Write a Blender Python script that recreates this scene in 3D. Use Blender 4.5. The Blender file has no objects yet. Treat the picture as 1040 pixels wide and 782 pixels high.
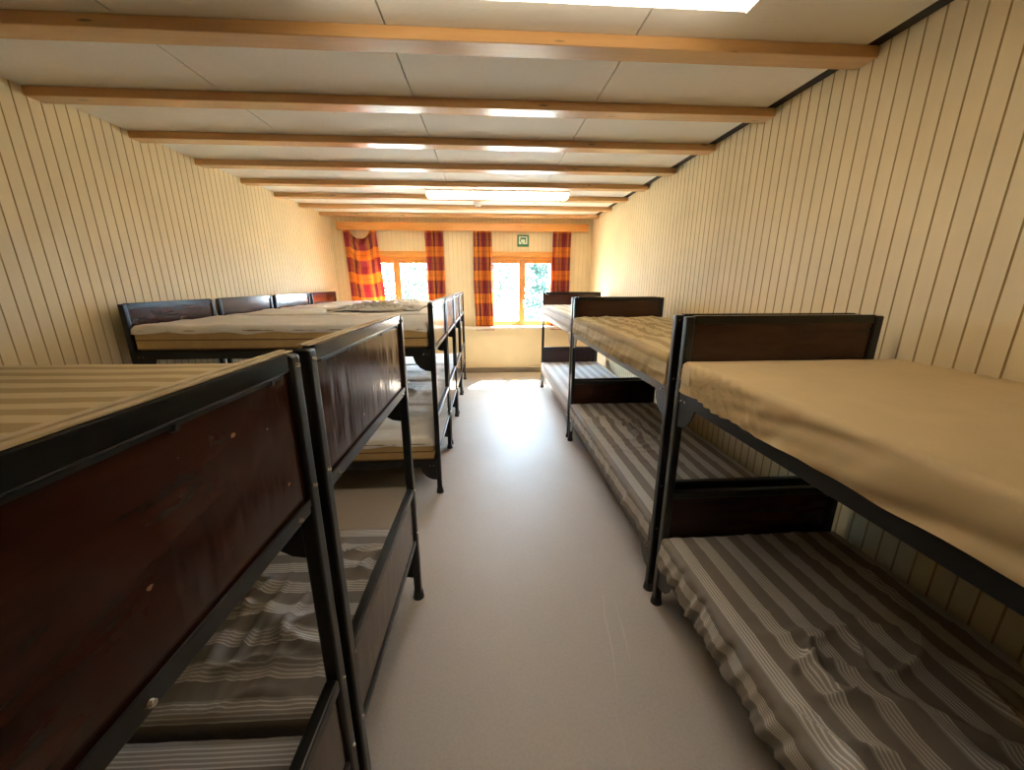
import bpy, bmesh, math, random
import numpy as np
from mathutils import Vector, Matrix
random.seed(7)
PI = math.pi
sc = bpy.context.scene
COL = sc.collection

# ------------------------------------------------------------------ room numbers (metres)
XL, XR = -2.37, 1.70          # side walls
YB, YF = 6.45, -2.6           # window wall, wall behind the camera
ZC = 2.48                     # ceiling underside
PITCH = 0.0675                # tongue-and-groove board pitch

# ------------------------------------------------------------------ materials
def new_mat(name):
    m = bpy.data.materials.new(name); m.use_nodes = True
    nt = m.node_tree; nt.nodes.clear()
    out = nt.nodes.new('ShaderNodeOutputMaterial')
    b = nt.nodes.new('ShaderNodeBsdfPrincipled')
    nt.links.new(b.outputs[0], out.inputs[0])
    return m, nt, b, out

def N(nt, t, **kw):
    n = nt.nodes.new(t)
    for k, v in kw.items():
        if k in n.inputs.keys() if isinstance(k, str) else False: n.inputs[k].default_value = v
        else: setattr(n, k, v)
    return n

def math_node(nt, op, a, b=None, c=None):
    n = nt.nodes.new('ShaderNodeMath'); n.operation = op
    for i, v in enumerate((a, b, c)):
        if v is None: continue
        if isinstance(v, (int, float)): n.inputs[i].default_value = v
        else: nt.links.new(v, n.inputs[i])
    return n.outputs[0]

def mixc(nt, fac, c1, c2, mode='MIX'):
    n = nt.nodes.new('ShaderNodeMix'); n.data_type = 'RGBA'; n.blend_type = mode
    for i, v in ((0, fac), (6, c1), (7, c2)):
        if isinstance(v, (int, float)): n.inputs[i].default_value = v
        elif isinstance(v, tuple): n.inputs[i].default_value = (*v[:3], 1)
        else: nt.links.new(v, n.inputs[i])
    return n.outputs[2]

def noise(nt, scale, detail=3, vec=None, rough=0.55, dist=0.0):
    n = nt.nodes.new('ShaderNodeTexNoise')
    n.inputs['Scale'].default_value = scale; n.inputs['Detail'].default_value = detail
    n.inputs['Roughness'].default_value = rough; n.inputs['Distortion'].default_value = dist
    if vec is not None: nt.links.new(vec, n.inputs['Vector'])
    return n.outputs['Fac']

def obj_vec(nt, scale=(1, 1, 1)):
    tc = nt.nodes.new('ShaderNodeTexCoord'); mp = nt.nodes.new('ShaderNodeMapping')
    mp.inputs['Scale'].default_value = scale
    nt.links.new(tc.outputs['Object'], mp.inputs['Vector'])
    return mp.outputs['Vector']

def ramp(nt, fac, stops):
    r = nt.nodes.new('ShaderNodeValToRGB')
    el = r.color_ramp.elements
    while len(el) < len(stops): el.new(0.5)
    for e, (p, c) in zip(el, stops):
        e.position = p; e.color = (*c, 1) if len(c) == 3 else c
    nt.links.new(fac, r.inputs[0]); return r.outputs[0]

def bump(nt, b, h, strength=0.3, dist=0.002):
    n = nt.nodes.new('ShaderNodeBump'); n.inputs['Strength'].default_value = strength
    n.inputs['Distance'].default_value = dist
    nt.links.new(h, n.inputs['Height']); nt.links.new(n.outputs[0], b.inputs['Normal'])

def plain(name, col, rough=0.5, metal=0.0, var=0.08, vscale=6, spec=0.5, bstr=0.0, bscale=60, coat=0.0):
    m, nt, b, out = new_mat(name)
    v = obj_vec(nt)
    f = noise(nt, vscale, 4, v)
    lo = tuple(max(0, c * (1 - var)) for c in col); hi = tuple(min(1, c * (1 + var)) for c in col)
    nt.links.new(ramp(nt, f, [(0.3, lo), (0.7, hi)]), b.inputs['Base Color'])
    b.inputs['Roughness'].default_value = rough; b.inputs['Metallic'].default_value = metal
    b.inputs['Specular IOR Level'].default_value = spec
    b.inputs['Coat Weight'].default_value = coat; b.inputs['Coat Roughness'].default_value = 0.12
    if bstr: bump(nt, b, noise(nt, bscale, 3, v), bstr)
    return m

def wood(name, c_dark, c_mid, c_light, axis='X', rough=0.38, scale=1.0, coat=0.25, knots=True):
    m, nt, b, out = new_mat(name)
    s = {'X': (0.8, 9, 9), 'Y': (9, 0.8, 9), 'Z': (9, 9, 0.8)}[axis]
    v = obj_vec(nt, tuple(q * scale for q in s))
    f = noise(nt, 3.0, 5, v, 0.6, 0.6)
    c = ramp(nt, f, [(0.25, c_dark), (0.5, c_mid), (0.78, c_light)])
    if knots:
        kv = obj_vec(nt, {'X': (3.5, 22, 22), 'Y': (14, 2.2, 14), 'Z': (14, 14, 2.2)}[axis])
        vo = nt.nodes.new('ShaderNodeTexVoronoi'); vo.inputs['Scale'].default_value = 1.0
        nt.links.new(kv, vo.inputs['Vector'])
        k = ramp(nt, vo.outputs['Distance'], [(0.07, (1, 1, 1)), (0.13, (0, 0, 0))])
        c = mixc(nt, k, c, tuple(q * 0.28 for q in c_dark))
    nt.links.new(c, b.inputs['Base Color'])
    b.inputs['Roughness'].default_value = rough
    b.inputs['Coat Weight'].default_value = coat; b.inputs['Coat Roughness'].default_value = 0.2
    return m

M = {}
M['board'] = plain('cream_paint', (0.81, 0.68, 0.435), 0.6, var=0.05, vscale=3, bstr=0.05, bscale=25, spec=0.1)
M['groove'] = plain('groove_wood', (0.47, 0.32, 0.14), 0.6, var=0.15, vscale=9)
M['groove_pale'] = plain('groove_paint', (0.66, 0.55, 0.36), 0.6)
M['cream'] = plain('cream_panel', (0.80, 0.69, 0.46), 0.45, var=0.03, vscale=2)
M['gap_shade'] = plain('gap_shade_brown', (0.025, 0.014, 0.009), 0.8)  # near-black colour painted in for the shade of the ceiling gap
M['pine'] = wood('pine_beam', (0.44, 0.23, 0.08), (0.50, 0.275, 0.10), (0.56, 0.325, 0.13), 'X', 0.34, 1.0, 0.5)
M['honey'] = wood('honey_wood', (0.52, 0.20, 0.035), (0.62, 0.27, 0.055), (0.70, 0.35, 0.09), 'X', 0.35, 1.0, 0.3, False)
M['honey_v'] = wood('honey_wood_upright', (0.46, 0.16, 0.025), (0.56, 0.22, 0.04), (0.64, 0.29, 0.07), 'Z', 0.35, 1.0, 0.3, False)
M['sill'] = plain('sill_paint', (0.78, 0.72, 0.60), 0.35)
M['skirting'] = plain('skirting_grey', (0.23, 0.185, 0.13), 0.5)
M['black'] = plain('black_steel', (0.012, 0.012, 0.0125), 0.33, 0.0, 0.15, 12, spec=0.45, bstr=0.08, bscale=40)
M['rail'] = plain('black_gloss_rail', (0.011, 0.011, 0.0115), 0.16, 0.0, 0.15, 12, spec=0.5, bstr=0.05, bscale=30)
M['worn'] = plain('worn_tan', (0.50, 0.38, 0.22), 0.5, var=0.2, vscale=25)
M['chip'] = plain('chipped_wood', (0.36, 0.20, 0.10), 0.6)
M['rubber'] = plain('black_rubber', (0.012, 0.012, 0.012), 0.6)
M['chrome'] = plain('bolt_steel', (0.6, 0.58, 0.55), 0.22, 1.0)
M['white_metal'] = plain('white_enamel', (0.82, 0.82, 0.80), 0.35)
M['white_plastic'] = plain('white_plastic', (0.85, 0.85, 0.83), 0.3)
M['base_board'] = plain('slat_board', (0.10, 0.075, 0.05), 0.7)
M['ticking'] = plain('beige_ticking', (0.53, 0.365, 0.17), 0.85, var=0.06, vscale=20, spec=0.2, bstr=0.15, bscale=350)
M['piping'] = plain('brown_piping', (0.22, 0.14, 0.07), 0.8, spec=0.2)
M['tan_sheet'] = plain('tan_sheet', (0.62, 0.47, 0.27), 0.8, var=0.04, vscale=8, spec=0.2, bstr=0.1, bscale=400)
M['pale_sheet'] = plain('pale_sheet', (0.74, 0.72, 0.69), 0.8, var=0.05, vscale=5, spec=0.2, bstr=0.1, bscale=300)
M['label'] = plain('label_cloth', (0.74, 0.60, 0.40), 0.8, spec=0.2)
M['green'] = plain('sign_green', (0.02, 0.17, 0.075), 0.45)
M['white_print'] = plain('sign_white', (0.78, 0.86, 0.74), 0.45)
M['bark'] = plain('bark', (0.16, 0.12, 0.09), 0.9)
M['leaf'] = plain('leaf_green', (0.022, 0.040, 0.020), 0.7, spec=0.1, var=0.35, vscale=1.5)
M['leaf_blue'] = plain('needle_green', (0.018, 0.034, 0.026), 0.7, spec=0.1, var=0.35, vscale=1.5)
M['meadow'] = plain('pale_meadow', (0.60, 0.60, 0.52), 0.9, var=0.2, vscale=0.2)

# ceiling board: embossed white
m, nt, b, out = new_mat('ceiling_board')
v = obj_vec(nt)
nt.links.new(ramp(nt, noise(nt, 1.2, 3, v), [(0.3, (0.79, 0.78, 0.745)), (0.7, (0.85, 0.84, 0.805))]), b.inputs['Base Color'])
b.inputs['Roughness'].default_value = 0.62
bump(nt, b, math_node(nt, 'ADD', noise(nt, 28, 4, obj_vec(nt, (1, 2.2, 1))), math_node(nt, 'MULTIPLY', noise(nt, 7, 2, v), 0.6)), 0.35, 0.004)
M['ceil'] = m

# floor: worn lino
m, nt, b, out = new_mat('worn_lino')
v = obj_vec(nt)
f1 = noise(nt, 1.3, 5, v, 0.6); f2 = noise(nt, 90, 2, v)
c = ramp(nt, f1, [(0.25, (0.47, 0.415, 0.36)), (0.75, (0.53, 0.47, 0.415))])
c = mixc(nt, 0.12, c, ramp(nt, f2, [(0.35, (0.34, 0.28, 0.22)), (0.65, (0.66, 0.57, 0.47))]))
nt.links.new(c, b.inputs['Base Color'])
nt.links.new(ramp(nt, noise(nt, 3, 4, v), [(0.3, (0.44,)*3), (0.7, (0.56,)*3)]), b.inputs['Roughness'])
b.inputs['Specular IOR Level'].default_value = 0.6
bump(nt, b, noise(nt, 2.2, 3, v), 0.12, 0.01)
M['floor'] = m
M['scuff'] = plain('scuff', (0.64, 0.57, 0.48), 0.5)

# dark red-brown laminate of the bed ends, slightly wavy and scratched
m, nt, b, out = new_mat('laminate')
v = obj_vec(nt, (1, 1.6, 9))
c = ramp(nt, noise(nt, 2.5, 5, v, 0.6, 0.4), [(0.3, (0.030, 0.0085, 0.0055)), (0.7, (0.060, 0.018, 0.0105))])
nt.links.new(c, b.inputs['Base Color'])
b.inputs['Roughness'].default_value = 0.15
b.inputs['Specular IOR Level'].default_value = 0.5
hh = noise(nt, 1.0, 2, obj_vec(nt, (1, 18, 5)))
bump(nt, b, hh, 0.32, 0.006)
M['laminate'] = m

# striped cotton: UV in metres (u across the stripes)
def striped(name, dark, mid, line, period=0.107):
    m, nt, b, out = new_mat(name)
    uv = nt.nodes.new('ShaderNodeUVMap'); sp = nt.nodes.new('ShaderNodeSeparateXYZ')
    nt.links.new(uv.outputs[0], sp.inputs[0])
    fr = math_node(nt, 'FRACT', math_node(nt, 'DIVIDE', sp.outputs[0], period))
    inband = math_node(nt, 'LESS_THAN', fr, 0.50)
    fine = math_node(nt, 'FRACT', math_node(nt, 'MULTIPLY', fr, 10.0))
    isl = math_node(nt, 'MULTIPLY', inband, math_node(nt, 'LESS_THAN', fine, 0.36))
    c = mixc(nt, inband, dark, mid)
    c = mixc(nt, isl, c, line)
    f = noise(nt, 4, 4, obj_vec(nt))
    c = mixc(nt, 0.5, c, mixc(nt, f, (0.75, 0.75, 0.75), (1, 1, 1)), 'MULTIPLY')
    nt.links.new(c, b.inputs['Base Color'])
    b.inputs['Roughness'].default_value = 0.8; b.inputs['Specular IOR Level'].default_value = 0.2
    return m
M['stripe'] = striped('striped_cotton', (0.27, 0.24, 0.21), (0.43, 0.395, 0.355), (0.76, 0.73, 0.69))
M['stripe_tan'] = striped('striped_tan_cotton', (0.42, 0.31, 0.155), (0.58, 0.45, 0.245), (0.70, 0.57, 0.35))
M['stripe_daylit'] = striped('striped_cotton_daylit', (0.50, 0.48, 0.46), (0.66, 0.64, 0.62), (0.78, 0.77, 0.76))  # same striped cotton, with the window daylight put into its colours

# plaid curtain (UV in metres), a little light comes through
m, nt, b, out = new_mat('plaid_curtain')
uv = nt.nodes.new('ShaderNodeUVMap'); sp = nt.nodes.new('ShaderNodeSeparateXYZ')
nt.links.new(uv.outputs[0], sp.inputs[0])
fv = math_node(nt, 'FRACT', math_node(nt, 'DIVIDE', sp.outputs[1], 0.36))
fu = math_node(nt, 'FRACT', math_node(nt, 'DIVIDE', sp.outputs[0], 0.30))
def const_ramp(fac, stops):
    o = ramp(nt, fac, stops); o.node.color_ramp.interpolation = 'CONSTANT'; return o
row = const_ramp(fv, [(0.0, (0.22, 0.045, 0.065)), (0.50, (0.30, 0.07, 0.08)), (0.55, (0.86, 0.33, 0.045)), (0.95, (0.55, 0.12, 0.03))])
colr = const_ramp(fu, [(0.0, (0.42, 0.028, 0.040)), (0.36, (0.75, 0.17, 0.03)), (0.46, (0.90, 0.42, 0.07)), (0.62, (0.20, 0.03, 0.05)), (0.78, (0.80, 0.25, 0.04))])
c = mixc(nt, 0.42, row, colr)
th = math_node(nt, 'MULTIPLY', math_node(nt, 'LESS_THAN', math_node(nt, 'FRACT', math_node(nt, 'DIVIDE', sp.outputs[1], 0.09)), 0.06), 0.5)
c = mixc(nt, th, c, (0.12, 0.02, 0.03))
nt.links.new(c, b.inputs['Base Color'])
b.inputs['Roughness'].default_value = 0.85; b.inputs['Specular IOR Level'].default_value = 0.15
tr = nt.nodes.new('ShaderNodeBsdfTranslucent'); nt.links.new(c, tr.inputs[0])
mx = nt.nodes.new('ShaderNodeMixShader'); mx.inputs[0].default_value = 0.35
nt.links.new(b.outputs[0], mx.inputs[1]); nt.links.new(tr.outputs[0], mx.inputs[2]); nt.links.new(mx.outputs[0], out.inputs[0])
M['plaid'] = m

# window glass: thin pane
m = bpy.data.materials.new('window_glass'); m.use_nodes = True; nt = m.node_tree; nt.nodes.clear()
out = nt.nodes.new('ShaderNodeOutputMaterial'); t = nt.nodes.new('ShaderNodeBsdfTransparent'); g = nt.nodes.new('ShaderNodeBsdfGlossy')
t.inputs[0].default_value = (0.95, 0.97, 0.97, 1); g.inputs['Roughness'].default_value = 0.02
lw = nt.nodes.new('ShaderNodeLayerWeight'); lw.inputs[0].default_value = 0.5
fz = math_node(nt, 'MULTIPLY_ADD', math_node(nt, 'POWER', lw.outputs['Facing'], 5.0), 0.9, 0.04)
mx = nt.nodes.new('ShaderNodeMixShader')
nt.links.new(fz, mx.inputs[0]); nt.links.new(t.outputs[0], mx.inputs[1]); nt.links.new(g.outputs[0], mx.inputs[2]); nt.links.new(mx.outputs[0], out.inputs[0])
M['glass'] = m

def emission(name, col, s):
    m = bpy.data.materials.new(name); m.use_nodes = True; nt = m.node_tree; nt.nodes.clear()
    out = nt.nodes.new('ShaderNodeOutputMaterial'); e = nt.nodes.new('ShaderNodeEmission')
    e.inputs[0].default_value = (*col, 1); e.inputs[1].default_value = s
    nt.links.new(e.outputs[0], out.inputs[0]); return m
LAMP = 12.0
M['lamp'] = emission('lamp_diffuser', (1.0, 0.84, 0.62), LAMP)

M['lamp_far'] = emission('lamp_diffuser_bright', (1.0, 0.86, 0.66), LAMP * 1.7)
# ------------------------------------------------------------------ mesh helpers
def link(name, me, mat=None, parent=None, smooth=False):
    o = bpy.data.objects.new(name, me); COL.objects.link(o)
    if mat is not None:
        for mm in (mat if isinstance(mat, (list, tuple)) else [mat]): me.materials.append(mm)
    if parent is not None: o.parent = parent
    if smooth:
        for p in me.polygons: p.use_smooth = True
    return o

def obj(name, bm, mat, parent=None, smooth=False):
    me = bpy.data.meshes.new(name); bm.normal_update(); bm.to_mesh(me); bm.free()
    return link(name, me, mat, parent, smooth)

def box(bm, x0, x1, y0, y1, z0, z1, bev=0.0, seg=2):
    r = bmesh.ops.create_cube(bm, size=1.0)
    vs = r['verts']
    bmesh.ops.scale(bm, vec=(x1 - x0, y1 - y0, z1 - z0), verts=vs)
    bmesh.ops.translate(bm, vec=((x0 + x1) / 2, (y0 + y1) / 2, (z0 + z1) / 2), verts=vs)
    if bev > 0:
        es = list({e for v in vs for e in v.link_edges})
        bmesh.ops.bevel(bm, geom=es, offset=bev, segments=seg, affect='EDGES', profile=0.5)
    return bm

def B(*a, **k):
    bm = bmesh.new(); box(bm, *a, **k); return bm

def cyl(bm, c, axis, r, h, seg=12, r2=None):
    mtx = Vector((0, 0, 1)).rotation_difference(Vector(axis)).to_matrix().to_4x4()
    bmesh.ops.create_cone(bm, cap_ends=True, segments=seg, radius1=r, radius2=r if r2 is None else r2, depth=h,
                          matrix=Matrix.Translation(c) @ mtx)
    return bm

def prism(bm, pts, axis, a0, a1):
    """extrude the 2-D outline pts along axis ('x','y','z') from a0 to a1"""
    def P(p, a): return {'x': (a, p[0], p[1]), 'y': (p[0], a, p[1]), 'z': (p[0], p[1], a)}[axis]
    A = [bm.verts.new(P(p, a0)) for p in pts]; Bv = [bm.verts.new(P(p, a1)) for p in pts]
    n = len(pts)
    bm.faces.new(A[::-1]); bm.faces.new(Bv)
    for i in range(n): bm.faces.new((A[i], A[(i + 1) % n], Bv[(i + 1) % n], Bv[i]))
    bmesh.ops.recalc_face_normals(bm, faces=bm.faces[:])
    return bm

def tube(bm, pts, r, seg=8):
    pts = [Vector(p) for p in pts]; rings = []
    for i, p in enumerate(pts):
        d = (pts[min(i + 1, len(pts) - 1)] - pts[max(i - 1, 0)]).normalized()
        u = d.cross(Vector((0, 0, 1)));  u = Vector((1, 0, 0)) if u.length < 1e-3 else u.normalized()
        w = d.cross(u)
        rings.append([bm.verts.new(p + r * (math.cos(2 * PI * k / seg) * u + math.sin(2 * PI * k / seg) * w)) for k in range(seg)])
    for a, c in zip(rings, rings[1:]):
        for k in range(seg): bm.faces.new((a[k], a[(k + 1) % seg], c[(k + 1) % seg], c[k]))
    bm.faces.new(rings[0][::-1]); bm.faces.new(rings[-1])
    return bm

def empty(name, loc, rz=0.0):
    o = bpy.data.objects.new(name, None); COL.objects.link(o)
    o.empty_display_size = 0.2; o.location = loc; o.rotation_euler = (0, 0, rz); return o

def tag(o, label, cat, group=None):
    o['label'] = label; o['category'] = cat
    if group: o['group'] = group
    return o

def struct(o): o['kind'] = 'structure'; return o

def dup(root, loc, rz):
    r = root.copy(); COL.objects.link(r); r.location = loc; r.rotation_euler = (0, 0, rz)
    for ch in list(root.children):
        c = ch.copy(); COL.objects.link(c); c.parent = r
        for g in list(ch.children):
            d = g.copy(); COL.objects.link(d); d.parent = c
    return r

# vectorised gradient noise
_rs = np.random.RandomState(3)
_perm = np.concatenate([_rs.permutation(256)] * 3)
_grad = _rs.normal(size=(256, 3)); _grad /= np.linalg.norm(_grad, axis=1)[:, None]
def pn(p):
    p = np.asarray(p, float); i = np.floor(p).astype(int); f = p - i; i &= 255
    w = f * f * f * (f * (f * 6 - 15) + 10); r = 0
    for dx in (0, 1):
        for dy in (0, 1):
            for dz in (0, 1):
                h = _perm[_perm[_perm[i[:, 0] + dx] + i[:, 1] + dy] + i[:, 2] + dz]
                g = _grad[h]
                d = (g * (f - np.array([dx, dy, dz]))).sum(1)
                r = r + d * (w[:, 0] if dx else 1 - w[:, 0]) * (w[:, 1] if dy else 1 - w[:, 1]) * (w[:, 2] if dz else 1 - w[:, 2])
    return r

# ------------------------------------------------------------------ walls of grooved boards
def boards(bm, axis, pos, inward, a0, a1, z0, z1, thick=0.08, gw=0.0075, gd=0.003, phase=0.0):
    """vertical tongue-and-groove boards. axis 'y': wall plane x=pos running along y; axis 'x': plane y=pos."""
    prof = [(a0, 0, 0)]
    k0 = math.ceil((a0 - phase) / PITCH)
    a = phase + k0 * PITCH
    while a < a1:
        if a - gw / 2 > a0 + 1e-4 and a + gw / 2 < a1 - 1e-4:
            prof += [(a - gw / 2, 0, 1), (a, gd, 1), (a + gw / 2, 0, 0)]
        a += PITCH
    prof.append((a1, 0, 0))
    def P(s, d, z):
        q = pos - inward * d
        return (q, s, z) if axis == 'y' else (s, q, z)
    F0 = [bm.verts.new(P(s, d, z0)) for s, d, g in prof]; F1 = [bm.verts.new(P(s, d, z1)) for s, d, g in prof]
    K0 = [bm.verts.new(P(s, thick, z0)) for s, d, g in prof]; K1 = [bm.verts.new(P(s, thick, z1)) for s, d, g in prof]
    for i in range(len(prof) - 1):
        f = bm.faces.new((F0[i], F0[i + 1], F1[i + 1], F1[i])); f.material_index = prof[i][2]
        bm.faces.new((K0[i], K0[i + 1], K1[i + 1], K1[i]))
        bm.faces.new((F1[i], F1[i + 1], K1[i + 1], K1[i])); bm.faces.new((F0[i], F0[i + 1], K0[i + 1], K0[i]))
    for j in (0, -1): bm.faces.new((F0[j], F1[j], K1[j], K0[j]))
    bmesh.ops.recalc_face_normals(bm, faces=bm.faces[:])

WM = [M['board'], M['groove']]
bm = bmesh.new(); boards(bm, 'y', XL, 1, YF, YB + 0.02, 0.0, 2.56, phase=2.194); struct(obj('wall_left', bm, WM))
bm = bmesh.new(); boards(bm, 'y', XR, -1, YF, YB + 0.02, 0.0, 2.56, phase=1.261); struct(obj('wall_right', bm, WM))
WIN = [(-2.0, -0.85), (0.01, 1.16)]; WZ0, WZ1 = 0.80, 1.905
bm = bmesh.new()
ph = 0.02
boards(bm, 'x', YB, -1, XL - 0.08, WIN[0][0], 0.74, ZC + 0.08, 0.2, phase=ph)
boards(bm, 'x', YB, -1, WIN[0][1], WIN[1][0], 0.74, ZC + 0.08, 0.2, phase=ph)
boards(bm, 'x', YB, -1, WIN[1][1], XR + 0.08, 0.74, ZC + 0.08, 0.2, phase=ph)
for a, c in WIN:
    boards(bm, 'x', YB, -1, a, c, WZ1, ZC + 0.08, 0.2, phase=ph)
    box(bm, a, c, YB + 0.0005, YB + 0.2, 0.735, WZ0)
box(bm, XL - 0.08, XR + 0.08, YB, YB + 0.2, 0.0, 0.74)
struct(obj('wall_back', bm, [M['board'], M['groove_pale']]))
bm = bmesh.new(); boards(bm, 'x', YF, 1, XL - 0.08, XR + 0.08, 0.0, ZC + 0.08, phase=ph); struct(obj('wall_front', bm, WM))

fl = struct(obj('floor', B(XL - 0.1, XR + 0.1, YF - 0.1, YB + 0.2, -0.12, 0.0), M['floor']))
for k, pts in enumerate([[(0.554, 1.527), (0.524, 1.413), (0.506, 1.24), (0.467, 1.062)], [(0.598, 1.494), (0.584, 1.33), (0.565, 1.193)], [(0.44, 0.98), (0.43, 0.80)]]):
    bm = bmesh.new(); L = []
    for i, (x, y) in enumerate(pts):
        w = 0.0016 if 0 < i < len(pts) - 1 else 0.0006
        L.append((bm.verts.new((x - w, y, 0.0008)), bm.verts.new((x + w, y, 0.0008))))
    for a, c in zip(L, L[1:]): bm.faces.new((a[0], a[1], c[1], c[0]))
    obj('scuff_mark', bm, M['scuff'], fl)

# ceiling boards with narrow open seams; dark pieces stand in for shade in the gap beside the right wall
bm = bmesh.new()
seams = [XL - 0.08, -1.385, -0.381, 0.63, 1.638]
for a, c in zip(seams, seams[1:]):
    y = YF - 0.05
    box(bm, a + 0.0035, c - (0.0035 if c < 1.6 else 0), YF - 0.05, YB + 0.1, ZC, ZC + 0.018)
struct(obj('ceiling', bm, M['ceil']))
struct(obj('gap_shade_slab', B(XL - 0.08, XR + 0.08, YF - 0.1, YB + 0.2, ZC + 0.0185, ZC + 0.10), M['gap_shade']))  # slab above the boards, coloured dark as the shade behind the gaps
struct(obj('baseboard_back', B(XL + 0.001, XR - 0.001, YB - 0.018, YB - 0.0005, 0.0, 0.085, 0.004), M['skirting']))

struct(obj('gap_shade_strip', B(1.639, XR - 0.0005, YF + 0.001, YB - 0.001, ZC + 0.0025, ZC + 0.0183), M['gap_shade']))  # dark strip filling the wall gap, its shade painted as colour
# window ledge
struct(obj('trim_2', B(XL + 0.01, 1.62, YB - 0.13, YB - 0.0005, 0.755, 0.798, 0.006), M['sill']))

# pelmet board
bm = B(-2.25, 1.615, 6.345, 6.368, 2.272, 2.386, 0.003)
box(bm, -2.25, 1.615, 6.3685, YB - 0.001, 2.36, 2.386, 0.002)
tag(obj('curtain_pelmet', bm, M['honey']), 'long honey coloured wooden pelmet board above both windows', 'pelmet')

# beams
BY = [1.845 + 0.6035 * k for k in range(-7, 8)]
ordn = ['nearest', 'second', 'third', 'fourth', 'fifth', 'sixth', 'seventh', 'eighth']
for k, y in enumerate(BY):
    i = len(BY) - 1 - k
    o = obj('ceiling_beam', B(XL + 0.001, XR - 0.004, y, y + 0.103, ZC - 0.046, ZC - 0.0003, 0.004), M['pine'])
    if i < 8:
        lab = 'varnished pine ceiling beam, closest of all to the curtain pelmet' if i == 0 else 'varnished pine ceiling beam, %s from the curtain pelmet' % ordn[i]
        if i == 7: lab = 'widest looking pine ceiling beam beside the near lamp, eighth from the curtain pelmet'
    else:
        lab = 'pine ceiling beam on the near side of the near lamp, ninth from the curtain pelmet'
    if y < 1.0: bpy.data.objects.remove(o); continue
    tag(o, lab, 'beam', 'pine beams across the ceiling')

# ------------------------------------------------------------------ lamps
def lamp(y, lab, mat):
    x0, x1 = -0.63, 0.92
    r = empty('ceiling_lamp', (0.5 * (x0 + x1), y, ZC))
    hw = 0.5 * (x1 - x0)
    obj('housing', B(-hw, hw, -0.11, 0.11, -0.035, 0, 0.004), M['white_metal'], r)
    bm = bmesh.new()
    prism(bm, [(-0.1, -0.0355), (-0.085, -0.075), (0.085, -0.075), (0.1, -0.0355)], 'x', -hw + 0.012, hw - 0.012)
    obj('diffuser', bm, mat, r)
    for s in (-1, 1):
        bm = bmesh.new()
        prism(bm, [(-0.104, -0.0355), (-0.088, -0.079), (0.088, -0.079), (0.104, -0.0355)], 'x', s * hw - 0.006, s * hw + 0.006)
        obj('end_cap', bm, M['white_plastic'], r)
    tag(r, lab, 'lamp', 'long box lamps on the ceiling')
lamp(1.47, 'long white fluorescent ceiling lamp cut off by the top edge, nearest lamp', M['lamp'])
lamp(4.62, 'long white fluorescent ceiling lamp further back, close to the windows', M['lamp_far'])

# smoke detector
r = empty('smoke_detector', (-0.09, 5.30, ZC))
bm = bmesh.new(); cyl(bm, (0, 0, -0.011), (0, 0, 1), 0.058, 0.0215, 28); obj('mount', bm, M['white_plastic'], r, True)
bm = bmesh.new(); cyl(bm, (0, 0, -0.034), (0, 0, 1), 0.032, 0.024, 28, 0.05); obj('sensor_head', bm, M['white_plastic'], r)
bm = bmesh.new(); cyl(bm, (0, 0, -0.0485), (0, 0, 1), 0.014, 0.005, 16); obj('grille', bm, M['skirting'], r)
tag(r, 'small round white smoke detector on the ceiling between two beams near the windows', 'smoke detector')

# ------------------------------------------------------------------ windows
def window(n, a, c):
    w = empty('window_%d' % n, ((a + c) / 2, YB + 0.06, WZ0)); struct(w)
    hw = (c - a) / 2 - 0.001; H = WZ1 - WZ0; d0, d1 = -0.02, 0.05
    bm = bmesh.new()
    box(bm, -hw, -hw + 0.055, d0, d1, 0, H); box(bm, hw - 0.055, hw, d0, d1, 0, H)
    box(bm, -hw + 0.055, hw - 0.055, d0, d1, H - 0.045, H); box(bm, -hw + 0.055, hw - 0.055, d0, d1, 0, 0.03)
    obj('frame', bm, M['honey'], w)
    bm = B(-hw - 0.06, hw + 0.06, -0.078, -0.0605, H - 0.006, H + 0.072, 0.003)
    for s in (-1, 1): box(bm, s * hw - 0.03 + s * 0.03, s * hw + 0.03 + s * 0.03, -0.078, -0.0605, -0.001, H - 0.006, 0.003)
    obj('casing', bm, M['honey'], w)
    iw = hw - 0.056
    for s in (-1, 1):
        x0, x1 = (-iw, -0.001) if s < 0 else (0.001, iw)
        st = 0.052; z0, z1 = 0.031, H - 0.046
        bm = bmesh.new()
        box(bm, x0, x0 + st, -0.035, 0.015, z0, z1, 0.003); box(bm, x1 - st, x1, -0.035, 0.015, z0, z1, 0.003)
        box(bm, x0 + st, x1 - st, -0.035, 0.015, z1 - 0.06, z1, 0.003); box(bm, x0 + st, x1 - st, -0.035, 0.015, z0, z0 + 0.05, 0.003)
        sa = obj('sash', bm, M['honey_v'], w)
        obj('pane', B(x0 + st - 0.003, x1 - st + 0.003, -0.012, -0.008, z0 + 0.048, z1 - 0.058), M['glass'], sa)
    bm = bmesh.new()
    box(bm, 0.012, 0.04, -0.043, -0.0352, 0.36, 0.43, 0.003); box(bm, 0.019, 0.033, -0.07, -0.043, 0.39, 0.405, 0.003)
    box(bm, 0.018, 0.034, -0.082, -0.066, 0.29, 0.41, 0.005)
    obj('handle', bm, M['white_plastic'], w)
for n, (a, c) in enumerate(WIN): window(n + 1, a, c)

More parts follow.
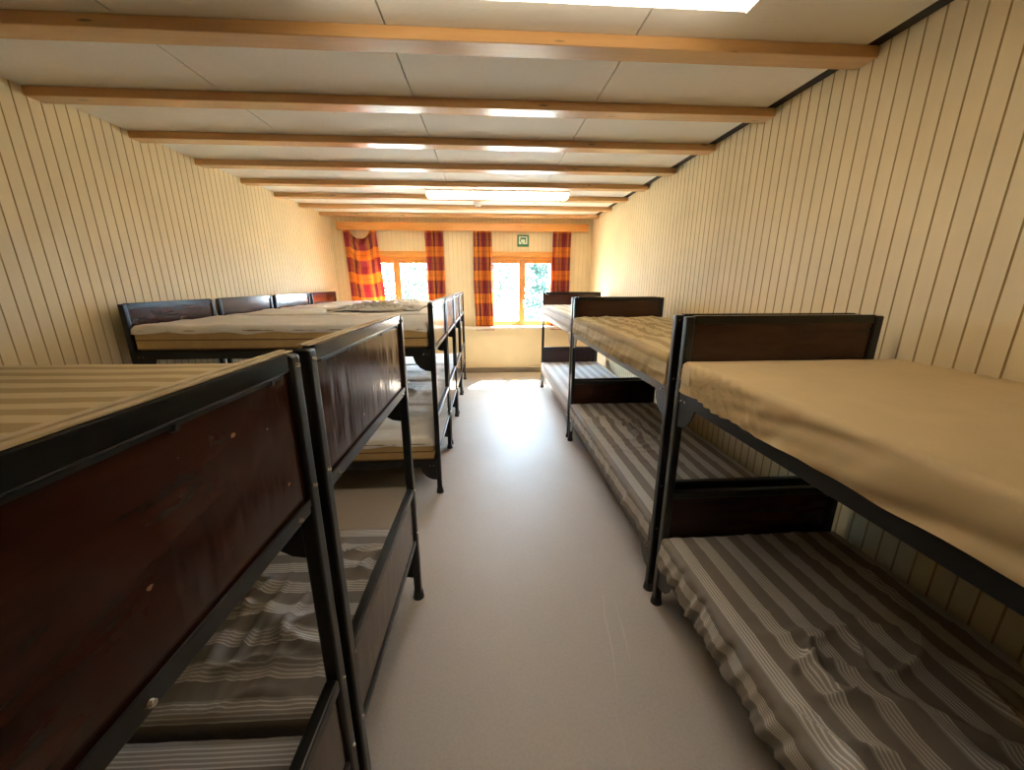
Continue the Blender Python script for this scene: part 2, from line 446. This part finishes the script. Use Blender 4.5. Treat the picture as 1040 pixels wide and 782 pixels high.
# ------------------------------------------------------------------ emergency sign over the right window
r = empty('emergency_sign', (0.594, YB - 0.0015, 2.052))
obj('board', B(-0.093, 0.093, -0.006, 0.0, 0, 0.18, 0.002), M['green'], r)
bm = bmesh.new(); box(bm, -0.067, 0.067, -0.0078, -0.0062, 0.04, 0.155); obj('inner_panel', bm, M['white_print'], r)
bm = bmesh.new()
box(bm, -0.044, 0.044, -0.0095, -0.0079, 0.112, 0.138); box(bm, -0.052, -0.036, -0.0095, -0.0079, 0.072, 0.1119)
box(bm, 0.030, 0.044, -0.0095, -0.0079, 0.060, 0.1119); box(bm, -0.03, -0.008, -0.0095, -0.0079, 0.045, 0.066)
obj('pictogram', bm, M['green'], r)
tag(r, 'square green and white emergency pictogram sign above the right window', 'sign')

# ------------------------------------------------------------------ curtains
def curtain(x0, x1, z0, z1, seed, folds, lab, flare=0.0, fabric=1.7):
    nu, nv = 110, 60
    rs = np.random.RandomState(seed)
    u = np.linspace(0, 1, nu); v = np.linspace(0, 1, nv)
    U, V = np.meshgrid(u, v, indexing='ij')
    ph = U * folds * 2 * PI + 0.8 * np.sin(U * 5 + seed) + 0.25 * np.sin(V * 4 + U * 9 + seed)
    amp = 0.020 + 0.014 * V
    Y = 6.405 + amp * np.sin(ph) * 0.9 + 0.006 * np.sin(2.3 * ph + 1.0)
    wid = (x1 - x0)
    X = x0 + wid * U + 0.008 * np.sin(2 * ph) + flare * V * U + 0.01 * np.sin(V * 5 + seed) * V
    Z = z1 - (z1 - z0) * V + 0.004 * np.sin(ph) * V
    cloth_mesh(X, Y, Z, U * wid * fabric + seed * 0.13, V * (z1 - z0) - 0.087, 'curtain', lab)
def cloth_mesh(X, Y, Z, UU, VV, name, lab):
    nu, nv = X.shape
    verts = np.stack([X, Y, Z], -1).reshape(-1, 3); c = verts.mean(0); c[2] = verts[:, 2].min()
    faces = [(i * nv + j, (i + 1) * nv + j, (i + 1) * nv + j + 1, i * nv + j + 1) for i in range(nu - 1) for j in range(nv - 1)]
    me = bpy.data.meshes.new(name); me.from_pydata((verts - c).tolist(), [], faces)
    uvl = me.uv_layers.new(name='UVMap'); uvs = np.stack([UU, VV], -1).reshape(-1, 2)
    li = np.zeros(len(me.loops), int); me.loops.foreach_get('vertex_index', li)
    uvl.data.foreach_set('uv', uvs[li].astype(np.float32).ravel())
    o = link(name, me, M['plaid'], None, True); o.location = c
    s = o.modifiers.new('Solidify', 'SOLIDIFY'); s.thickness = 0.003; s.offset = 0
    tag(o, lab, 'curtain', 'red and orange plaid curtains at the windows')
curtain(-0.95, -0.665, 0.83, 2.33, 2, 6, 'pleated red and orange plaid curtain on the right of the left window')
curtain(-0.195, 0.085, 0.735, 2.33, 3, 6, 'pleated red and orange plaid curtain hanging left of the window under the green sign', 0.03)
curtain(1.07, 1.36, 0.735, 2.33, 5, 6, 'pleated red and orange plaid curtain hanging in the corner behind the far right bunk', -0.01)
# the slack curtain: hung by its two corners only, its top edge sagging
nu, nv = 90, 90
U, V = np.meshgrid(np.linspace(0, 1, nu), np.linspace(0, 1, nv), indexing='ij')
sag = np.clip(1 - np.abs((U - 0.52) / 0.36) ** 3.0, 0, 1)
top = 2.33 - 0.175 * sag
Zb = 0.86
V2 = V
Z = top - (top - Zb) * V2
xl = -2.175 + 0.03 * V - 0.0 ; xr = -1.70 + 0.115 * V ** 0.8
X = xl + (xr - xl) * U + 0.010 * np.sin(U * 40) * np.where(np.abs(U - 0.5) < 0.3, 0.2, 1.0) * (1 - 0.5 * V)
drop = (2.33 - Z)
swag = np.sin((Z + 0.42 * (2 * U - 1.04) ** 2 * -1.0 * (1 - V)) * 30)  # curved swag folds
Y = 6.385 + 0.03 * swag * sag * np.exp(-2.0 * V) + 0.028 * np.sin(U * 9.5 + 1.6 * V + 0.6) * (0.35 + 0.65 * V) + 0.014 * np.sin(U * 26 + 3 * V) * (0.4 + 0.6 * (1 - sag))
Y -= 0.03 * sag * V * (1 - V) * 4
cloth_mesh(X, Y, Z, U * 0.62 + 0.03 * np.sin(3 * V), V * 1.42 + 0.10 * sag * (1 - V) - 0.087, 'curtain', 'slack plaid curtain hung by two corners, top edge sagging, beside the left wall')

# ------------------------------------------------------------------ bunk beds (local x along the length, y across; origin at one floor corner)
BL, BW, BH = 1.92, 0.82, 1.375
PS = 0.034
Z_UP, Z_LOW = 1.075, 0.262          # mattress support heights
_bolt = {}
def bolt(c, axis, parent, mat=None):
    mat = mat or M['chrome']
    if mat.name not in _bolt:
        bm = bmesh.new(); cyl(bm, (0, 0, 0), (0, 0, 1), 0.0062, 0.0065, 10, 0.004)
        me = bpy.data.meshes.new('bolt'); bm.to_mesh(me); bm.free(); me.materials.append(mat); _bolt[mat.name] = me
    o = bpy.data.objects.new('bolt', _bolt[mat.name]); COL.objects.link(o); o.parent = parent
    o.location = c; o.rotation_mode = 'QUATERNION'; o.rotation_quaternion = Vector((0, 0, 1)).rotation_difference(Vector(axis))
    return o
def make_bunk(cap):
    r = empty('bunk_bed', (0, 0, 0))
    for ex in (0, 1):
        for sy in (0, 1):
            x0 = 0.0 if ex == 0 else BL - PS; y0 = 0.0 if sy == 0 else BW - PS
            p = obj('post', B(x0, x0 + PS, y0, y0 + PS, 0.014, BH - 0.004, 0.007, 3), M['black'], r)
            bm = bmesh.new(); cx, cy = x0 + PS / 2, y0 + PS / 2
            cyl(bm, (cx, cy, 0.008), (0, 0, 1), 0.0268, 0.016, 20, 0.0245); cyl(bm, (cx, cy, 0.026), (0, 0, 1), 0.0238, 0.02, 20, 0.0225)
            obj('foot_cap', bm, M['rubber'], p)
            ox = -1 if ex == 0 else 1; xf = 0.0 if ex == 0 else BL
            for z in (1.35, 1.10, 0.585, 0.36): bolt((xf + ox * 0.002, cy, z), (ox, 0, 0), p)
    for ex in (0, 1):
        s = 1 if ex else -1
        xc = BL - PS / 2 if ex else PS / 2
        y0, y1 = PS + 0.0005, BW - PS - 0.0005
        # upper end: stout top rail, lower angle, laminate panel
        obj('top_rail', B(xc - 0.013, xc + 0.013, y0, y1, BH - 0.034, BH, 0.003, 2), M['rail'], r)
        if cap and ex:
            bm = bmesh.new(); box(bm, xc - 0.0125, xc - 0.0015, y0 - 0.02, y1 + 0.02, BH + 0.0003, BH + 0.0045, 0.001); box(bm, xc + 0.0015, xc + 0.0125, y0 - 0.02, y1 + 0.02, BH + 0.0003, BH + 0.0035, 0.001)
            for q in (0.3, 0.7): box(bm, xc - 0.0017, xc + 0.0017, y0 + q * (y1 - y0), y0 + q * (y1 - y0) + 0.01, BH + 0.0003, BH + 0.002)
            o = obj('edge_strip', bm, M['worn'], r); o['label'] = 'tan worn strip along the top rail'
        bm = B(xc - 0.012, xc + 0.012, y0, y1, 1.046, 1.070, 0.003); box(bm, xc + s * 0.012 - 0.002, xc + s * 0.012 + 0.002, y0, y1, 1.062, 1.079)
        a = obj('panel_rail', bm, M['black'], r)
        for t in (0.06, 0.5, 0.94): bolt((xc + s * 0.015, y0 + (y1 - y0) * t, 1.060), (s, 0, 0), a)
        pn_ = obj('end_panel', B(xc - 0.006, xc + 0.006, y0, y1, 1.0705, BH - 0.0345), M['laminate'], r)
        bm = B(xc + s * 0.0085 - 0.0024, xc + s * 0.0085 + 0.0024, y0 + 0.03, y1 - 0.03, BH - 0.0405, BH - 0.0347)
        obj('bead', bm, M['black'], pn_)
        for t in (0.25, 0.65, 0.92): bolt((xc + s * 0.0115, y0 + (y1 - y0) * t, BH - 0.041), (s, 0, 0), pn_, M['black'])
        # lower end
        obj('top_rail', B(xc - 0.015, xc + 0.015, y0, y1, 0.568, 0.602, 0.005, 3), M['black'], r)
        obj('panel_rail', B(xc - 0.012, xc + 0.012, y0, y1, 0.312, 0.334, 0.003), M['black'], r)
        obj('end_panel', B(xc - 0.006, xc + 0.006, y0, y1, 0.3345, 0.5675), M['laminate'], r)
    for z in (Z_UP, Z_LOW):
        for sy in (0, 1):
            yo = 0.003 if sy == 0 else BW - 0.003; s = 1 if sy == 0 else -1
            bm = bmesh.new()
            lo, hi = sorted((yo, yo + s * 0.004)); box(bm, PS + 0.0005, BL - PS - 0.0005, lo, hi, z - 0.052, z, 0.001)
            lo, hi = sorted((yo + s * 0.004, yo + s * 0.04)); box(bm, PS + 0.0005, BL - PS - 0.0005, lo, hi, z - 0.030, z - 0.026)
            obj('side_rail', bm, M['black'], r)
            for ex in (0, 1):
                xs = PS + 0.0005 if ex == 0 else BL - PS - 0.0005; d = 1 if ex == 0 else -1
                lo, hi = sorted((yo + s * 0.0045, yo + s * 0.0085))
                bm = bmesh.new()
                prism(bm, [(xs, z - 0.032), (xs + d * 0.115, z - 0.032), (xs + d * 0.112, z - 0.062), (xs + d * 0.098, z - 0.098), (xs + d * 0.072, z - 0.130), (xs + d * 0.038, z - 0.150), (xs, z - 0.156)], 'y', lo, hi)
                g = obj('gusset_plate', bm, M['black'], r)
                for q in (0.018, 0.044): bolt((xs + d * q, yo - s * 0.001, z - 0.038), (0, -s, 0), g)
        obj('mattress_base', B(PS + 0.004, BL - PS - 0.004, 0.045, BW - 0.045, z - 0.0255, z - 0.002), M['base_board'], r)
    return r

proto = make_bunk(True); proto_r = make_bunk(False)
GL, GR = 'black steel bunk beds', 'black steel bunk beds'
XLB = -2.27; XRB = 1.60
beds = {}
def skew(cx, cy, deg):
    a = math.radians(deg); return (cx - BL * math.cos(a) + BW * math.sin(a) , cy - BL * math.sin(a) - BW * math.cos(a), a)
_b1 = skew(-0.358, 0.745, -1.3); _b2 = skew(-0.342, 1.598, -1.0)
spots = {
 'B1': (*_b1, 'black steel bunk cut off by left edge, its dark red panel closest to view'),
 'B2': (*_b2, 'black steel bunk with glossy scratched end panel, behind the one at the left edge'),
 'L1': (XLB, 2.545, 0, 'black steel bunk beyond the bare floor gap, first of four along left wall'),
 'L2': (XLB, 3.425, 0, 'black steel bunk second of the far four along left wall'),
 'L3': (XLB, 4.305, 0, 'black steel bunk third of the far four along left wall'),
 'L4': (XLB, 5.185, 0, 'black steel bunk last of four along left wall, beside the slack curtain'),
 'R1': (XRB, -0.43, PI / 2, 'black steel bunk lengthwise along right wall in the foreground, plain tan sheet on top'),
 'R2': (XRB, 1.545, PI / 2, 'black steel bunk lengthwise along right wall, middle of the three in a row'),
 'R3': (XRB, 3.525, PI / 2, 'black steel bunk lengthwise along right wall, farthest one, next to the window wall'),
}
for k, (x, y, rz, lab) in spots.items():
    o = proto if k == 'B1' else proto_r if k == 'R1' else dup(proto_r if k[0] == 'R' else proto, (x, y, 0), rz)
    o.location = (x, y, 0); o.rotation_euler = (0, 0, rz)
    tag(o, lab, 'bunk bed', 'black steel bunk beds'); beds[k] = o

def chip(bed, ly, z, r, seed):
    p = [c for c in beds[bed].children if c.name.startswith('end_panel') and abs(sum(v.co.x for v in c.data.vertices) / len(c.data.vertices) - (BL - PS / 2)) < 0.02 and c.data.vertices[0].co.z > 0.9][0]
    rs = np.random.RandomState(seed); bm = bmesh.new(); x = BL - PS / 2 + 0.0064
    vs = [bm.verts.new((x, ly + r * (0.5 + rs.rand()) * math.cos(a) * 1.5, z + r * (0.4 + rs.rand()) * math.sin(a))) for a in np.linspace(0, 2 * PI, 9)[:-1]]
    bm.faces.new(vs); obj('chip_mark', bm, M['chip'], p)
for a in (('B1', 0.45, 1.175, 0.0035, 1), ('B1', 0.62, 1.285, 0.004, 2), ('B1', 0.70, 1.262, 0.0018, 3), ('B1', 0.735, 1.14, 0.0022, 4), ('B2', 0.3, 1.13, 0.004, 5)): chip(*a)
# ------------------------------------------------------------------ mattresses
MX0, MX1 = PS + 0.012, BL - PS - 0.012     # along the length
MY0, MY1 = 0.002, BW - 0.002               # across
MT = 0.13

def fold(t, lo, hi, r):
    """arc-length coordinate t outside [lo,hi] bends down; returns position, drop, outward amount"""
    t = np.asarray(t, float); pos = t.copy(); dr = np.zeros_like(t); a = np.zeros_like(t)
    q = r * PI / 2
    for s, e in ((-1, lo), (1, hi)):
        i0 = e - s * r
        d = (t - i0) * s
        m1 = (d > 0) & (d <= q); m2 = d > q
        th = np.where(m1, d / r, 0)
        pos = np.where(m1, i0 + s * r * np.sin(th), pos); dr = np.where(m1, r * (1 - np.cos(th)), dr); a = np.where(m1, np.sin(th), a)
        pos = np.where(m2, e, pos); dr = np.where(m2, r + d - q, dr); a = np.where(m2, 1.0, a)
    return pos, dr, a

def sheet_mesh(name, step, seed, top, side, wr=0.004, crease=0.0, cpos=None, ripple=0.006, rfreq=14, hem=0.006, drop=None, puff=0.006, thick=0.002, vol=1.0, gather=0.0, swoop=0.0):
    drop = MT + 0.004 if drop is None else drop
    r = 0.028; off = 0.004
    x0, x1, y0, y1 = MX0 - off, MX1 + off, MY0 - off, MY1 + off
    ext = drop - r + r * PI / 2 - r
    sx = np.arange(x0 - ext, x1 + ext + step * 0.5, step); sx = np.linspace(x0 - ext, x1 + ext, len(sx))
    sy = np.linspace(y0 - ext, y1 + ext, int((y1 - y0 + 2 * ext) / step) + 1)
    SX, SY = np.meshgrid(sx, sy, indexing='ij')
    px, dx, ax = fold(SX.ravel(), x0, x1, r); py, dy, ay = fold(SY.ravel(), y0, y1, r)
    dr = np.maximum(dx, dy)
    # pinch the two drops together at the corners so the cloth turns them smoothly
    P = np.stack([px, py, np.zeros_like(px)], 1)
    cx, cy = (x0 + x1) / 2, (y0 + y1) / 2
    nx = np.where(ax > 0, np.sign(px - cx) * ax, 0); ny = np.where(ay > 0, np.sign(py - cy) * ay, 0)
    nz = np.clip(1 - np.maximum(ax, ay), 0, 1)
    Nn = np.stack([nx, ny, nz + 1e-3], 1); Nn /= np.linalg.norm(Nn, axis=1)[:, None]
    P[:, 2] = MT - dr
    Q = np.stack([P[:, 0], P[:, 1], P[:, 2] * 1.0], 1) + seed * 7.31
    sidef = np.clip(np.maximum(ax, ay), 0, 1)
    topf = 1 - sidef
    edge = np.minimum(np.minimum(P[:, 0] - x0, x1 - P[:, 0]) / 0.2, np.minimum(P[:, 1] - y0, y1 - P[:, 1]) / 0.12); edge = np.clip(edge, 0, 1)
    h = topf * puff * (edge - 1)
    h += topf * wr * (pn(Q * np.array([3.2, 5.5, 1])) + 0.5 * pn(Q * np.array([9, 13, 1]) + 5))
    if crease:
        n1 = pn(Q * np.array([2.6, 6.0, 1]) + np.stack([pn(Q * 4), pn(Q * 4 + 9), np.zeros(len(Q))], 1) * 0.9)
        rg = np.clip(1 - np.abs(n1) * 7, 0, 1) ** 2
        n2 = pn(Q * np.array([7.5, 4.0, 1]) + 31)
        rg += 0.7 * np.clip(1 - np.abs(n2) * 6, 0, 1) ** 2
        msk = 0.38 * np.clip(pn(Q * 1.7 + 3) * 2 + 0.3, 0, 1)
        if cpos is not None:
            for (ux, uy, rad) in cpos:
                msk = np.maximum(msk, np.exp(-(((P[:, 0] - ux) / rad) ** 2 + ((P[:, 1] - uy) / (rad * 0.7)) ** 2)))
        n3 = pn(Q * np.array([15.0, 3.0, 1]) + 57)
        rg += 0.35 * np.clip(1 - np.abs(n3) * 5, 0, 1) ** 2 * np.clip(pn(Q * 2.3 + 70) * 2 + 0.4, 0, 1)
        h += crease * rg * msk * (0.35 * sidef + topf)
    # gathers down the sides: ripples that grow towards the hem
    tlen = np.where(ax > ay, P[:, 1], P[:, 0])
    rp = pn(np.stack([tlen * rfreq + P[:, 2] * 8, seed + 0 * tlen + P[:, 2] * 3, 0 * tlen], 1)) + 0.6 * pn(np.stack([tlen * rfreq * 2.1 + P[:, 2] * 14, seed + 3 + 0 * tlen, 0 * tlen], 1))
    g = np.clip(dr / drop, 0, 1)
    corner = np.clip((ax > 0.5) * 1.0 + (ay > 0.5) * 1.0 - 1, 0, 1)
    h += sidef * (ripple * rp * (0.25 + g) * (1 - 0.6 * corner) + 0.35 * ripple * g)
    if gather:      # tight puckers near the far end of the long side
        ge = np.exp(-((P[:, 0] - (x1 - 0.22)) / 0.16) ** 2)
        h += sidef * ge * gather * np.sin((P[:, 0] - 0.7 * P[:, 2]) * 128 + 3 * pn(Q * 6)) * (0.4 + 0.6 * np.sin(np.clip(g, 0, 1) * PI))
    if swoop:       # long slack folds running along the side
        h += sidef * swoop * (1 - (0.8 * np.exp(-((P[:, 0] - x1 + 0.2) / 0.2) ** 2) if gather else 0)) * np.clip(pn(np.stack([P[:, 0] * 2.2 + P[:, 2] * 9, P[:, 2] * 22 + P[:, 0] * 3.0, 0 * tlen + seed], 1)) * 1.8, -0.7, 1) * np.clip(g * 3, 0, 1)
    if gather: h = np.where((sidef > 0.3) & (ay > ax), h * (1 - np.exp(-((P[:, 0] - x1 + 0.02) / 0.06) ** 4)) , h)
    P += Nn * (h * vol)[:, None]
    # uneven hem
    hm = hem * (pn(np.stack([tlen * 6, seed + 0 * tlen, 0 * tlen], 1)) * 1.6)
    P[:, 2] += np.where(sidef > 0.9, hm * g ** 2, 0)
    P[:, 2] = np.maximum(P[:, 2], -0.03)
    nu, nv = SX.shape
    # drop the corner cells that fold into nothing
    cc = ((ax > 0.98) & (ay > 0.98)).reshape(nu, nv)
    faces = []
    for i in range(nu - 1):
        for j in range(nv - 1):
            if cc[i, j] and cc[i + 1, j] and cc[i, j + 1] and cc[i + 1, j + 1]: continue
            faces.append((i * nv + j, (i + 1) * nv + j, (i + 1) * nv + j + 1, i * nv + j + 1))
    me = bpy.data.meshes.new(name); me.from_pydata(P.tolist(), [], faces)
    uvl = me.uv_layers.new(name='UVMap'); uvs = np.stack([SY.ravel(), SX.ravel()], 1)
    li = np.zeros(len(me.loops), int); me.loops.foreach_get('vertex_index', li)
    uvl.data.foreach_set('uv', uvs[li].astype(np.float32).ravel())
    bm = bmesh.new(); bm.from_mesh(me)
    loose = [v for v in bm.verts if not v.link_faces]; bmesh.ops.delete(bm, geom=loose, context='VERTS')
    bmesh.ops.remove_doubles(bm, verts=bm.verts[:], dist=0.0008)
    bm.to_mesh(me); bm.free()
    return me

def core_mesh(inset=0.01, h=MT - 0.03):
    bm = bmesh.new(); box(bm, MX0 + inset, MX1 - inset, MY0 + inset, MY1 - inset, 0.001, h, 0.022, 4); return bm

def bed_frame(key, z):
    x, y, rz, _ = spots[key]; return (x, y, z + 0.001), rz

def mattress(key, level, lab, sheet=None, mat=None, bare=False, **kw):
    z = Z_UP if level == 'up' else Z_LOW
    loc, rz = bed_frame(key, z)
    r = empty('mattress', loc, rz)
    tag(r, lab, 'mattress', 'mattresses on the bunk beds')
    if bare:
        core = obj('body', core_mesh(0.0, MT - 0.014), M['ticking'], r, True)
        for zz in (0.012, 0.058, MT - 0.026):
            pts = []; rr = 0.022; i = 0.0006
            for cx, cy, a0 in ((MX1 - rr, MY1 - rr, 0), (MX0 + rr, MY1 - rr, 90), (MX0 + rr, MY0 + rr, 180), (MX1 - rr, MY0 + rr, 270)):
                for k in range(5):
                    a = math.radians(a0 + k * 22.5); pts.append((cx + rr * math.cos(a), cy + rr * math.sin(a), zz))
            pts.append(pts[0])
            bm = bmesh.new(); tube(bm, pts, 0.004, 6); obj('piping', bm, M['piping'], core)
        if sheet:
            me = sheet_mesh('fitted_sheet', drop=0.038, top=None, side=None, **kw); 
            s = link('fitted_sheet', me, mat, r, True); s.data.materials.clear(); s.data.materials.append(mat)
    else:
        obj('body', core_mesh(), M['ticking'], r, True)
        me = sheet_mesh('fitted_sheet', top=None, side=None, **kw)
        link('fitted_sheet', me, mat, r, True)
    if bare: r.scale = (1, 1, 1.24)
    if key in ('B1', 'B2') and level == 'up': r.scale = (1, 1, 0.86)
    return r

S, ST, SPL = M['stripe'], M['stripe_tan'], M['stripe_daylit']
r1u = mattress('R1', 'up', 'mattress in plain tan ruffled sheet, top of the foreground right bunk', True, M['tan_sheet'], step=0.011, seed=1, wr=0.004, ripple=0.008, rfreq=7, hem=0.014, drop=0.136, puff=0.014, gather=0.019, swoop=0.014)
r1u.scale = (1, 1.105, 1); r1u.location.x += 0.105 * MY1     # a little wider than its frame, out to the wall
# stitched square patch on the corner of the tan sheet (aisle side, far end)
bm = bmesh.new(); box(bm, MX1 - 0.068, MX1 - 0.006, MY1 + 0.006, MY1 + 0.0085, 0.038, 0.112, 0.001)
o = obj('stitched_patch', bm, M['label'], r1u); o['label'] = 'square stitched cloth patch'
mattress('R1', 'low', 'mattress in wrinkled brown striped sheet, bottom of the foreground right bunk', True, S, step=0.010, seed=2, wr=0.004, crease=0.044, cpos=[(1.05, 0.35, 0.30), (0.8, 0.45, 0.3), (1.25, 0.62, 0.16), (0.95, 0.7, 0.2)], ripple=0.032, rfreq=19, hem=0.014, drop=0.15)
mattress('R2', 'up', 'mattress in rippled yellowish striped sheet, top of the middle right bunk', True, ST, step=0.014, seed=3, wr=0.018, crease=0.016, cpos=[(1.0, 0.5, 0.5), (1.5, 0.6, 0.4)], ripple=0.016, rfreq=9, hem=0.014, drop=0.142, swoop=0.012)
mattress('R2', 'low', 'mattress in creased striped sheet, bottom of the middle right bunk', True, S, step=0.014, seed=4, wr=0.006, crease=0.04, cpos=[(1.25, 0.5, 0.25), (1.35, 0.65, 0.2), (1.0, 0.5, 0.2)], ripple=0.018, rfreq=12, hem=0.012)
mattress('R3', 'up', 'mattress in daylight-paled striped sheet, top of the farthest right bunk', True, SPL, step=0.024, seed=5, wr=0.006, crease=0.006, ripple=0.008)
mattress('R3', 'low', 'mattress in daylight-paled striped sheet, bottom of the farthest right bunk', True, SPL, step=0.024, seed=6, wr=0.005, crease=0.006, ripple=0.008)
mattress('B1', 'up', 'mattress in tan striped sheet, top of the bunk cut by left edge', True, ST, step=0.016, seed=7, wr=0.005, ripple=0.008)
mattress('B1', 'low', 'grey striped mattress glimpsed at the bottom edge, lower level of nearest left bunk', True, S, step=0.014, seed=8, wr=0.004, crease=0.01, ripple=0.008)
mattress('B2', 'up', 'mattress in tan striped sheet behind the glossy scratched end panel', True, ST, step=0.016, seed=9, wr=0.005, ripple=0.008)
mattress('B2', 'low', 'mattress in rumpled grey striped sheet, lower level behind the near left posts', True, S, step=0.012, seed=10, wr=0.005, crease=0.032, cpos=[(1.6, 0.25, 0.25), (1.35, 0.4, 0.2), (1.7, 0.6, 0.15)], ripple=0.008)
LW = ['first', 'second', 'third', 'last']
LGsheet = dict(step=0.022, wr=0.010, ripple=0.004, hem=0.012, puff=0.0)
for i, k in enumerate(('L1', 'L2', 'L3', 'L4')):
    mattress(k, 'up', 'bare beige piped mattress under a pale cover, top of the %s far left bunk' % LW[i], True, M['pale_sheet'], bare=True, seed=20 + i, crease=0.016, **LGsheet)
    mattress(k, 'low', 'beige piped mattress with pale creased cover, bottom of the %s far left bunk' % LW[i], True, M['pale_sheet'], bare=True, seed=30 + i, crease=0.022, cpos=[(1.6, 0.4, 0.3)], **LGsheet)

# crumpled loose sheets on the far left top mattresses
def loose_sheet(cx, cy, z, wx, wy, seed, amp, lab):
    n = 70
    U, V = np.meshgrid(np.linspace(-1, 1, n), np.linspace(-1, 1, n), indexing='ij')
    q = np.stack([U.ravel() * 2.2 + seed, V.ravel() * 2.2, 0 * U.ravel()], 1)
    wob = 0.18 * pn(q * 0.8 + 4).reshape(n, n)
    X = wx * (U + wob); Y = wy * (V + 0.2 * pn(q * 0.8 + 14).reshape(n, n))
    n1 = pn(q * np.array([1.2, 2.4, 1])); n2 = pn(q * 3 + 8)
    rg = np.clip(1 - np.abs(n1) * 4, 0, 1) ** 2 + 0.6 * np.clip(1 - np.abs(n2) * 5, 0, 1) ** 2
    Z = 0.006 + amp * rg.reshape(n, n) * np.clip(1.15 - np.maximum(abs(U), abs(V)), 0.1, 1)
    verts = np.stack([X, Y, Z], -1).reshape(-1, 3)
    faces = [(i * n + j, (i + 1) * n + j, (i + 1) * n + j + 1, i * n + j + 1) for i in range(n - 1) for j in range(n - 1)]
    me = bpy.data.meshes.new('crumpled_sheet'); me.from_pydata(verts.tolist(), [], faces)
    o = link('crumpled_sheet', me, M['pale_sheet'], None, True); o.location = (cx, cy, z)
    s = o.modifiers.new('Solidify', 'SOLIDIFY'); s.thickness = 0.003
    tag(o, lab, 'sheet', 'crumpled loose sheets')
loose_sheet(-1.05, 3.84, Z_UP + MT * 1.24 + 0.006, 0.42, 0.22, 3, 0.075, 'crumpled pale loose sheet lying on the second far left top mattress')
loose_sheet(-1.0, 4.72, Z_UP + MT * 1.24 + 0.006, 0.45, 0.28, 9, 0.055, 'crumpled pale loose sheet lying on the third far left top mattress')

# ------------------------------------------------------------------ outside the windows
struct(obj('ground', B(-40, 40, 7.2, 90, -1.6, -1.4), M['meadow']))
def tree(x, y, h, w, mat, seed, lab, conifer):
    r = empty('tree', (x, y, -1.4)); rs = np.random.RandomState(seed)
    bm = bmesh.new(); cyl(bm, (0, 0, h * 0.3), (0, 0, 1), 0.16, h * 0.6, 10, 0.07); obj('trunk', bm, M['bark'], r)
    n = 2600; verts = []; faces = []
    for i in range(n):
        t = rs.rand()
        if conifer:
            z = h * (0.12 + 0.88 * t); rad = w * (1 - t) * (0.75 + 0.25 * math.sin(t * 50)) * math.sqrt(rs.rand())
        else:
            th = math.acos(1 - 2 * t); z = h * (0.66 + 0.33 * math.cos(th)); rad = w * math.sin(th) * rs.rand() ** 0.35
        a = rs.rand() * 2 * PI; c = Vector((rad * math.cos(a), rad * math.sin(a), z))
        d = Vector(rs.normal(size=3)).normalized(); e = d.orthogonal().normalized(); f = d.cross(e); s = 0.16 * (0.6 + 0.8 * rs.rand())
        b0 = len(verts); verts += [c - e * s * 0.5, c + f * s * 0.35, c + e * s * 0.6, c - f * s * 0.35]; faces.append((b0, b0 + 1, b0 + 2, b0 + 3))
    me = bpy.data.meshes.new('crown'); me.from_pydata([tuple(v) for v in verts], [], faces); link('crown', me, mat, r)
    tag(r, lab, 'tree', 'trees outside the windows')
tree(2.3, 17, 6.2, 1.5, M['leaf_blue'], 1, 'pale washed out conifer seen through the right pane of the right window', True)
tree(0.15, 21, 5.6, 1.7, M['leaf'], 2, 'pale washed out leafy tree seen through the left pane of the right window', False)
tree(-3.4, 17, 6.0, 1.8, M['leaf'], 3, 'pale washed out leafy tree seen through the right pane of the left window', False)
tree(-6.3, 21.5, 6.5, 1.6, M['leaf_blue'], 4, 'pale washed out conifer seen through the left pane of the left window', True)

# ------------------------------------------------------------------ daylight
w = bpy.data.worlds.new('overcast_sky'); sc.world = w; w.use_nodes = True
bg = w.node_tree.nodes['Background']; bg.inputs[0].default_value = (0.58, 0.79, 1.0, 1); bg.inputs[1].default_value = 62.0
sd = bpy.data.lights.new('sun', 'SUN'); sd.energy = 190.0; sd.angle = math.radians(3); sd.color = (1.0, 0.95, 0.86)
so = bpy.data.objects.new('sun', sd); COL.objects.link(so)
dirv = Vector((-0.20, -0.52, -0.83)).normalized()
so.rotation_euler = dirv.to_track_quat('-Z', 'Y').to_euler(); so.location = (2, 9, 8)

# ------------------------------------------------------------------ camera
cd = bpy.data.cameras.new('camera'); co = bpy.data.objects.new('camera', cd); COL.objects.link(co)
cd.sensor_fit = 'HORIZONTAL'; cd.sensor_width = 36.0; cd.lens = 388.0 / 1040.0 * 36.0; cd.clip_start = 0.02; cd.clip_end = 300
co.location = (0, 0, 1.5)
co.rotation_euler = (math.radians(90 - 15.005), 0, -math.atan2(26.0, math.hypot(388.0, 104.0)))
sc.camera = co

vs = sc.view_settings
sc.display_settings.display_device = 'sRGB'
vs.view_transform = 'Standard'; vs.look = 'None'; vs.exposure = 0.15; vs.gamma = 1.0; vs.use_curve_mapping = False
sc.cycles.use_denoising = True
sc.cycles.max_bounces = 10; sc.cycles.diffuse_bounces = 6; sc.cycles.glossy_bounces = 4; sc.cycles.transparent_max_bounces = 12
sc.cycles.sample_clamp_indirect = 8.0; sc.cycles.caustics_reflective = False; sc.cycles.caustics_refractive = False
